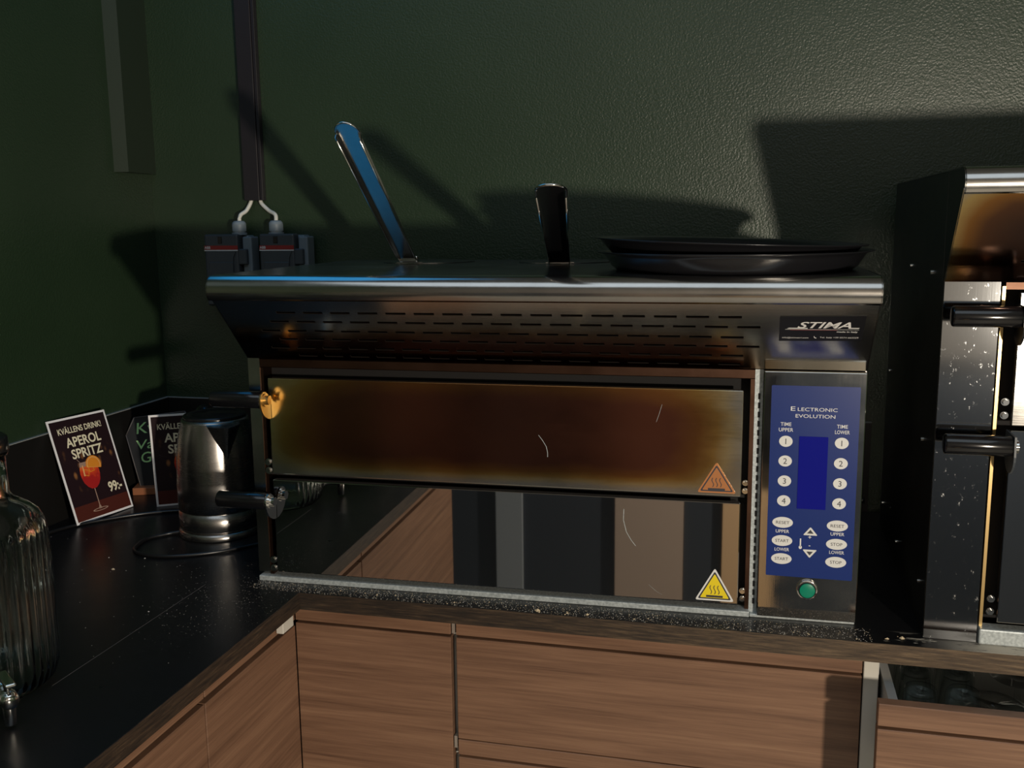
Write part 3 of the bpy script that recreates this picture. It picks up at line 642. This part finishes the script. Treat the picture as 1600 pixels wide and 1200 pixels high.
# V spout towards the camera
a = math.atan2(-.70, .71); mb = MB(); R0 = Matrix.Rotation(a, 4, 'Z'); mb.T = R0
n = 9; top = []; low = (.0715, 0, .148)
for k in range(n): s_ = -1+2*k/(n-1); top.append((.0615+.030*(1-abs(s_)**1.4), .030*s_, .2155-.0*(1-abs(s_))))
ins = [(.0605*cos(math.asin(p[1]/.0605)), p[1], .2185) for p in top]
mb.add(top+[low], [[k, k+1, n] for k in range(n-1)], M['kettle'], False); mb.add(top+ins, [[k, k+1, n+k+1, n+k] for k in range(n-1)], M['kettle']); mb.build('spout', kt)
a2 = a+pi; R2 = Matrix.Rotation(a2, 4, 'Z'); mb = MB(); mb.T = R2
mb.tube([(.055, 0, .215), (.085, 0, .222), (.112, 0, .212), (.120, 0, .185), (.117, 0, .13), (.104, 0, .075), (.085, 0, .055), (.070, 0, .055)], .011, M['black_plastic'], 12); mb.build('handle', kt, 'black handle turned to the wall')
def smooth_path(pts, n=10):
    P_ = [Vector(p) for p in pts]; P_ = [P_[0]*2-P_[1]]+P_+[P_[-1]*2-P_[-2]]; out = []
    for i in range(1, len(P_)-2):
        for k in range(n):
            t = k/n; a, b, c, d = P_[i-1:i+3]
            out.append(.5*((2*b)+(-a+c)*t+(2*a-5*b+4*c-d)*t*t+(-a+3*b-3*c+d)*t**3))
    out.append(P_[-2]); return out
mb = MB(); mb.tube(smooth_path([(-.062, -.040, .006), (-.085, -.055, .004), (-.105, -.090, .0035), (-.085, -.150, .0035), (-.020, -.165, .0035), (.055, -.130, .0035), (.120, -.060, .0035), (.170, .010, .0035), (.185, .060, .0035)]), .0033, M['cable_black'], 8); mb.build('power_cord', kt, 'thin black power cord looped on the worktop')
mb = MB(); mb.tube(smooth_path([(-.605, .150, .004), (-.585, .215, .0035), (-.545, .270, .0035), (-.495, .318, .0035), (-.430, .352, .0035), (-.370, .360, .0035), (-.33, .372, .0035)]), .0034, M['cable_black'], 8)
o = mb.build('black_cable'); o.location = (0, 0, CT); tag(o, 'black cable curving along the worktop in front of the drink cards', 'cable')

mb = MB(); mb.tube(smooth_path([(.50, .56, .006), (.62, .545, .006), (.74, .56, .006), (.80, .60, .012), (.86, .605, .030), (.905, .600, .034)]), .006, M['cable_black'], 8)
o = mb.build('black_cable'); o.location = (0, 0, CT); tag(o, 'thick black cable lying behind the complete oven, showing in the gap between the ovens', 'cable')
# ------------------------------------------------------------------ drink cards
def rotm(a, b, g): return Matrix.Rotation(a, 4, 'Z') @ Matrix.Rotation(b, 4, 'X') @ Matrix.Rotation(g, 4, 'Y')
def card(label, loc, rot, w=.148, h=.21):
    mb = MB(); mb.box((0, 0, 0), (w, .0012, h), M['card_white']); b = .0042; y = -.0001; e = M['card_dark']
    def sq(x0, z0, x1, z1, m, yy): mb.add([(x0, yy, z0), (x1, yy, z0), (x1, yy, z1), (x0, yy, z1)], [[0, 1, 2, 3]], m)
    sq(b, b, w-b, h-b, e, y); sq(b, b, w-b, .034, M['card_table'], y-.0001)
    cr = M['cream']; y2 = y-.0001
    mb.text('KVÄLLENS DRINK!', w*.5, h-.0315, .0118, cr, y2, bold=.015, width=.110)
    mb.text('APEROL', w*.5+.001, h-.0590, .0185, cr, y2, bold=.022, width=.088)
    mb.text('SPRITZ', w*.5+.001, h-.0835, .0185, cr, y2, bold=.022, width=.078)
    mb.text('99:-', w-.0300, .0440, .0195, cr, y2, bold=.03, width=.0350)
    gx = .066; g = M['glass_print']
    # wine glass: foot, stem, bowl
    ell(mb, gx, .0170, .0195, .0032, g, y2, .0002); ell(mb, gx, .0170, .0155, .0018, M['card_table'], y2, .0003)
    poly(mb, [(gx-.0045, .0175), (gx+.0045, .0175), (gx+.0012, .026), (gx+.0010, .061), (gx-.0010, .061), (gx-.0012, .026)], g, y2-.0003)
    prof = [(0, .060), (.006, .0605), (.014, .066), (.0205, .075), (.0235, .086), (.0240, .094), (.0228, .101), (.0210, .107)]
    poly(mb, [(gx+r, z) for r, z in prof]+[(gx-r, z) for r, z in prof[::-1][:-1]], M['spritz'], y2-.0004)
    poly(mb, [(gx+r, z) for r, z in ((.0210, .107), (.0195, .116))]+[(gx-.0195, .116), (gx-.0210, .107)], M['glass_print'], y2-.0003)
    for (cx, cz, s_, r_) in ((gx-.008, .094, .009, .4), (gx+.006, .100, .009, .9), (gx+.001, .084, .008, .2)):
        poly(mb, [(cx+s_*cos(r_+k*pi/2), cz+s_*sin(r_+k*pi/2)) for k in range(4)], M['orange'] if cz > .09 else M['spritz'], y2-.0005)
        poly(mb, [(cx+s_*.78*cos(r_+k*pi/2), cz+s_*.78*sin(r_+k*pi/2)) for k in range(4)], M['spritz'], y2-.0006)
    # orange slice on the rim
    ox_, oz_, a0 = gx+.014, .106, radians(-28)
    for R_, mm, yy_ in ((.019, 'orange', .0007), (.0165, 'orange_pale', .0008), (.015, 'orange', .0009)):
        poly(mb, [(ox_+R_*cos(a0+radians(215)*k/20), oz_+R_*sin(a0+radians(215)*k/20)) for k in range(21)], M[mm], y2-yy_)
    poly(mb, [(gx-.0165, .088), (gx-.0130, .088), (gx-.0125, .110), (gx-.0150, .110)], M['orange_pale'], y2-.0009)
    poly(mb, [(gx-.0230, .1245), (gx-.0222, .1250), (gx-.0090, .106), (gx-.0100, .1055)], g, y2-.0006)
    o = mb.build('drink_card'); o.matrix_world = Matrix.Translation((loc[0], loc[1], CT+loc[2])) @ rotm(*rot)
    return tag(o, label, 'card')
card('tilted drink card leaning on the left backsplash, price fully visible', (-.5765, .219, .0035), (1.4316, -.300, .0156))
card('drink card half hidden behind the kettle', (-.5062, .3748, .0004), (.50, .10, -.010), .140, .198)

# chalkboard sign
cbx = thing('chalkboard_sign', 'small black chalkboard sign with green handwriting between the two cards', 'sign', (-.560, .480, CT), .35)
Tb = Matrix.Translation((0, 0, .012)) @ Matrix.Rotation(-.12, 4, 'X') @ Matrix.Rotation(-.10, 4, 'Y')
pts = [(-.046, 0), (.075, 0), (.085, .12), (.068, .158), (-.040, .158), (-.062, .122)]
mb = MB(); mb.T = Tb; mb.prism(pts, 0, .006, M['slate'], 'y')
for i in range(len(pts)):
    a_, b_ = pts[i], pts[(i+1) % len(pts)]; mb.tube([(a_[0], 0, a_[1]), (b_[0], 0, b_[1])], .0012, M['slate_edge'], 6)
mb.build('board', cbx)
mb = MB(); mb.T = Tb
for tx, x, z, h in (('Kväll', -.042, .122, .024), ('Vanilj', -.046, .088, .020), ('Gin', -.040, .058, .023)):
    mb.text(tx, x, z, h, M['chalk'], -.001, ex=.0003, shear=.15, bold=.004, align='LEFT', width={'Kväll': .075, 'Vanilj': .082, 'Gin': .045}[tx])
mb.build('handwriting', cbx)
mb = MB(); mb.box((-.060, -.020, 0), (-.012, .030, .016), M['foot_wood'], .001, 1); mb.build('foot', cbx, 'orange-brown wooden foot'); mb = MB(); mb.box((.04, -.020, 0), (.088, .030, .016), M['foot_wood'], .001, 1); mb.build('foot', cbx, 'orange-brown wooden foot')

# ------------------------------------------------------------------ drinks dispenser, front left
def dispenser(loc, label):
    jd = thing('glass_drink_dispenser', label, 'dispenser', loc)
    def ribs(t, z):
        k = max(0, min(1, (z-.018)/.02))*max(0, min(1, (.205-z)/.02)); return 1+.016*k*cos(44*t)
    outer = [(1e-5, .004), (.066, .004), (.078, .006), (.086, .014), (.0895, .028), (.0900, .05), (.0900, .09), (.0900, .13), (.0898, .17), (.0893, .198), (.0875, .212), (.0815, .224), (.0720, .233), (.0610, .240), (.0540, .245), (.0505, .252), (.0500, .270), (.0500, .300), (.0530, .301), (.0530, .305)]
    inner = [(.0495, .305), (.0470, .28), (.0472, .254), (.0520, .242), (.0590, .2365), (.0700, .2295), (.0790, .2210), (.0842, .210), (.0858, .196), (.0862, .13), (.0862, .05), (.0855, .03), (.080, .016), (.070, .011), (1e-5, .010)]
    mb = MB(); mb.lathe(outer+inner, (0, 0, 0), M['glass'], 352, True, 'z', ribs); mb.build('jar', jd, weld=True)
    mb = MB(); mb.lathe([(1e-5, .3055), (.054, .3055), (.055, .308), (.054, .322), (.050, .325), (1e-5, .325)], (0, 0, 0), M['black_plastic'], 48); mb.build('lid', jd)
    mb = MB(); aT = -.62; mb.T = Matrix.Rotation(aT, 4, 'Z')
    mb.lathe([(1e-5, .0865), (.013, .0865), (.013, .0925), (.008, .094), (.007, .118), (.010, .120), (.011, .128), (.010, .140), (.004, .1425), (1e-5, .1425)], (0, 0, .036), M['chrome'], 24, True, 'x')
    mb.lathe([(1e-5, -.037), (.0062, -.037), (.0072, -.036), (.0085, 0), (1e-5, .008)], (.130, 0, .041), M['chrome'], 24)
    tp = mb.build('tap', jd, 'chrome tap')
    mb = MB(); mb.T = Matrix.Rotation(aT, 4, 'Z'); mb.cyl((.130, 0, .042), .004, .016, M['chrome'], 'z', 16); mb.box((.104, -.006, .056), (.150, .006, .061), M['chrome'], .002, 3); mb.build('tap_lever', tp)
dispenser((-.247, -.385, CT), 'ribbed glass drinks dispenser with chrome tap at the left edge')
dispenser((-.178, -.605, CT), 'second ribbed glass dispenser, seen only reflected in the lower oven door')

# ------------------------------------------------------------------ cable trunking, cables and isolators
tr = thing('cable_trunking', 'narrow black cable trunking running up the green back wall', 'trunking', (-.3855, YB, CT+.628))
mb = MB(); mb.box((-.0215, -.018, 0), (.0150, -.0002, RH-CT-.628), M['trunk'], .001, 1); mb.build('duct', tr)
mb = MB(); mb.box((.0155, -.015, 0), (.0225, -.0002, RH-CT-.628), M['trunk'], .0008, 1); mb.build('side_strip', tr)
for x0, gx, sg, lab in ((-.3945, -.4160, -1, 'left'), (-.3735, -.3275, 1, 'right')):
    mb = MB(); mb.tube(smooth_path([(x0, .638, .634), (x0+.003*sg, .636, .622), ((x0+gx)/2, .630, .606), (gx-.002*sg, .619, .596), (gx, .615, .578)], 8), .0043, M['cable_white'], 12)
    o = mb.build('power_cable'); o.location = (0, 0, CT); tag(o, 'short white power cable bending into the %s isolator switch' % lab, 'cable', None)
def isolator(x, gx, label):
    t = thing('isolator_switch', label, 'switch', (x, YB, CT+.40))
    mb = MB(); mb.box((.004, -.030, 0), (.094, -.0004, .153), M['sw_light'], .004, 2); mb.box((.086, -.044, .052), (.108, -.010, .150), M['sw_light'], .003, 2); mb.build('back_box', t, 'light grey back box')
    mb = MB(); mb.box((0, -.056, .0), (.082, -.0305, .156), M['sw_dark'], .004, 2)
    mb.prism([(.006, .004), (.076, .004), (.070, .016), (.070, .104), (.076, .118), (.006, .118), (.012, .104), (.012, .016)], -.0585, -.0555, M['sw_dark'], 'y'); mb.box((.012, -.0605, .020), (.070, -.0580, .096), M['sw_dark'], .001, 1)
    mb.box((.080, -.054, .090), (.100, -.034, .124), M['sw_dark'], .002, 1); mb.box((.034, -.0575, .136), (.044, -.0555, .151), M['ink_black'], .0008, 1); mb.build('cover', t, 'dark grey front cover')
    mb = MB(); mb.box((.0005, -.0567, .1225), (.0815, -.0560, .1315), M['ink_red']); mb.box((.0005, -.0569, .1200), (.0815, -.0560, .1222), M['ink_white']); mb.text('ABB', .0085, .1245, .0055, M['ink_white'], -.0568, bold=.02); mb.build('brand_strip', t, 'red and white strip')
    mb = MB(); gz = .154; c = (gx-x, -.030)
    mb.cyl((c[0], c[1], gz), .0165, .005, M['gland'], 'z', 32); mb.cyl((c[0], c[1], gz+.005), .0140, .003, M['gland'], 'z', 32)
    mb.cyl((c[0], c[1], gz+.008), .0170, .014, M['gland'], 'z', 6); mb.lathe([(.0152, 0), (.0145, .004), (.011, .008), (.006, .0085)], (c[0], c[1], gz+.022), M['gland'], 32); mb.build('cable_gland', t, 'pale grey cable gland')
    mb = MB(); mb.cyl((.094, -.038, .062), .005, .018, M['sw_dark'], 'x', 16); mb.cyl((.112, -.038, .062), .004, .003, M['gland'], 'x', 16); mb.build('padlock_stub', t)
    return t
isolator(-.489, -.4160, 'left one of two grey isolator switches on the wall above the kettle')
isolator(-.356, -.3275, 'right one of two grey isolator switches, nearer the middle of the wall')

# ------------------------------------------------------------------ glasses in the open drawer
dz_ = CT-.1648
def tumbler():
    mb = MB(); pr = [(.0255, 0), (.0252, .03), (.0232, .080), (.0222, .0870), (.0200, .0900), (.015, .0893), (1e-5, .0870), (1e-5, .0790), (.0185, .0800), (.0208, .083), (.0232, .03), (.0238, 0), (.0255, 0)]
    mb.lathe(pr, (0, 0, 0), M['glass_clear'], 48); return mb.build('tumbler', weld=True)
tb = tumbler()
lab = [(.930, .036, 'front-left tumbler upside down in the open drawer, nearest the drawer side'), (.986, .040, 'second tumbler from the left in the front row of the drawer'),
       (.933, .100, 'upside-down tumbler directly behind the front-left tumbler'), (.990, .104, 'upside-down tumbler behind the second front tumbler'),
       (.936, .162, 'third tumbler back in the left row, near the worktop shadow'), (.994, .166, 'third tumbler back in the second row of the drawer')]
for i, (x, y, l) in enumerate(lab):
    o = tb if i == 0 else tb.copy()
    if i: C.objects.link(o)
    o.location = (x, y, dz_); tag(o, l, 'glass', 'tumblers upside down in the open drawer')
def wineglass():
    mb = MB(); pr = [(.029, 0), (.034, .018), (.036, .034), (.034, .048), (.022, .062), (.008, .069), (.0045, .074), (.0042, .100), (.008, .1045), (.036, .1070), (.0375, .1080), (.036, .1090), (1e-5, .1100), (1e-5, .0670), (.020, .0605), (.0325, .047), (.0345, .034), (.0327, .018), (.0278, 0), (.029, 0)]
    mb.lathe(pr, (0, 0, 0), M['glass_clear'], 56); return mb.build('wine_glass', weld=True)
wg = wineglass()
for i, (x, y, l) in enumerate([(1.008, -.030, 'stemmed glass standing foot-up at the front of the drawer'), (1.060, .060, 'stemmed glass foot-up behind the front one'), (1.098, -.018, 'stemmed glass foot-up at the right edge of the photo')]):
    o = wg if i == 0 else wg.copy()
    if i: C.objects.link(o)
    o.location = (x, y, dz_); tag(o, l, 'glass', 'stemmed glasses upside down in the open drawer')

# ------------------------------------------------------------------ crumbs
mb = MB()
def crumb(x, y, s_, m):
    k = 5; z = s_*.5; a0 = random.random()*6
    vs = [(x+s_*cos(a0+2*pi*j/k)*random.uniform(.5, 1), y+s_*sin(a0+2*pi*j/k)*random.uniform(.4, 1), .0001) for j in range(k)]+[(x, y, z)]
    mb.add(vs, [[j, (j+1) % k, k] for j in range(k)]+[list(range(k))[::-1]], m)
for i in range(2600):
    x = random.uniform(-.09, .86); y = .036*random.random()**1.0*(1+.3*x)+.002
    crumb(x, y, random.uniform(.0004, .0010), M['crumb_white'] if i % 3 else M['crumb'])
for i in range(500):
    x = random.gauss(-.10, .06); y = random.gauss(-.04, .08)
    if x < -.003 and not (x > -.16 and y < -.3): crumb(x, y, random.uniform(.0003, .0007), M['crumb_white'])
for i in range(90): crumb(random.uniform(-.6, -.03), random.uniform(-.3, .2), random.uniform(.0004, .0011), M['crumb_white'])
for i in range(30): crumb(random.uniform(.05, .9), random.uniform(.004, .03), random.uniform(.0012, .0026), M['crumb'])
for (x, y, s_) in [(-.36, .03, .0045), (-.405, .08, .002), (-.34, .09, .0024), (-.19, -.12, .002), (.385, .012, .006), (.46, .012, .0045), (.43, .011, .003), (.90, .025, .006), (.88, .018, .004)]: crumb(x, y, s_, M['crumb'] if s_ > .0025 else M['crumb_white'])
o = mb.build('flour_crumbs'); o.location = (0, 0, CT); tag(o, 'pale crumbs and flour scattered over the black worktop', 'crumbs'); o['kind'] = 'stuff'
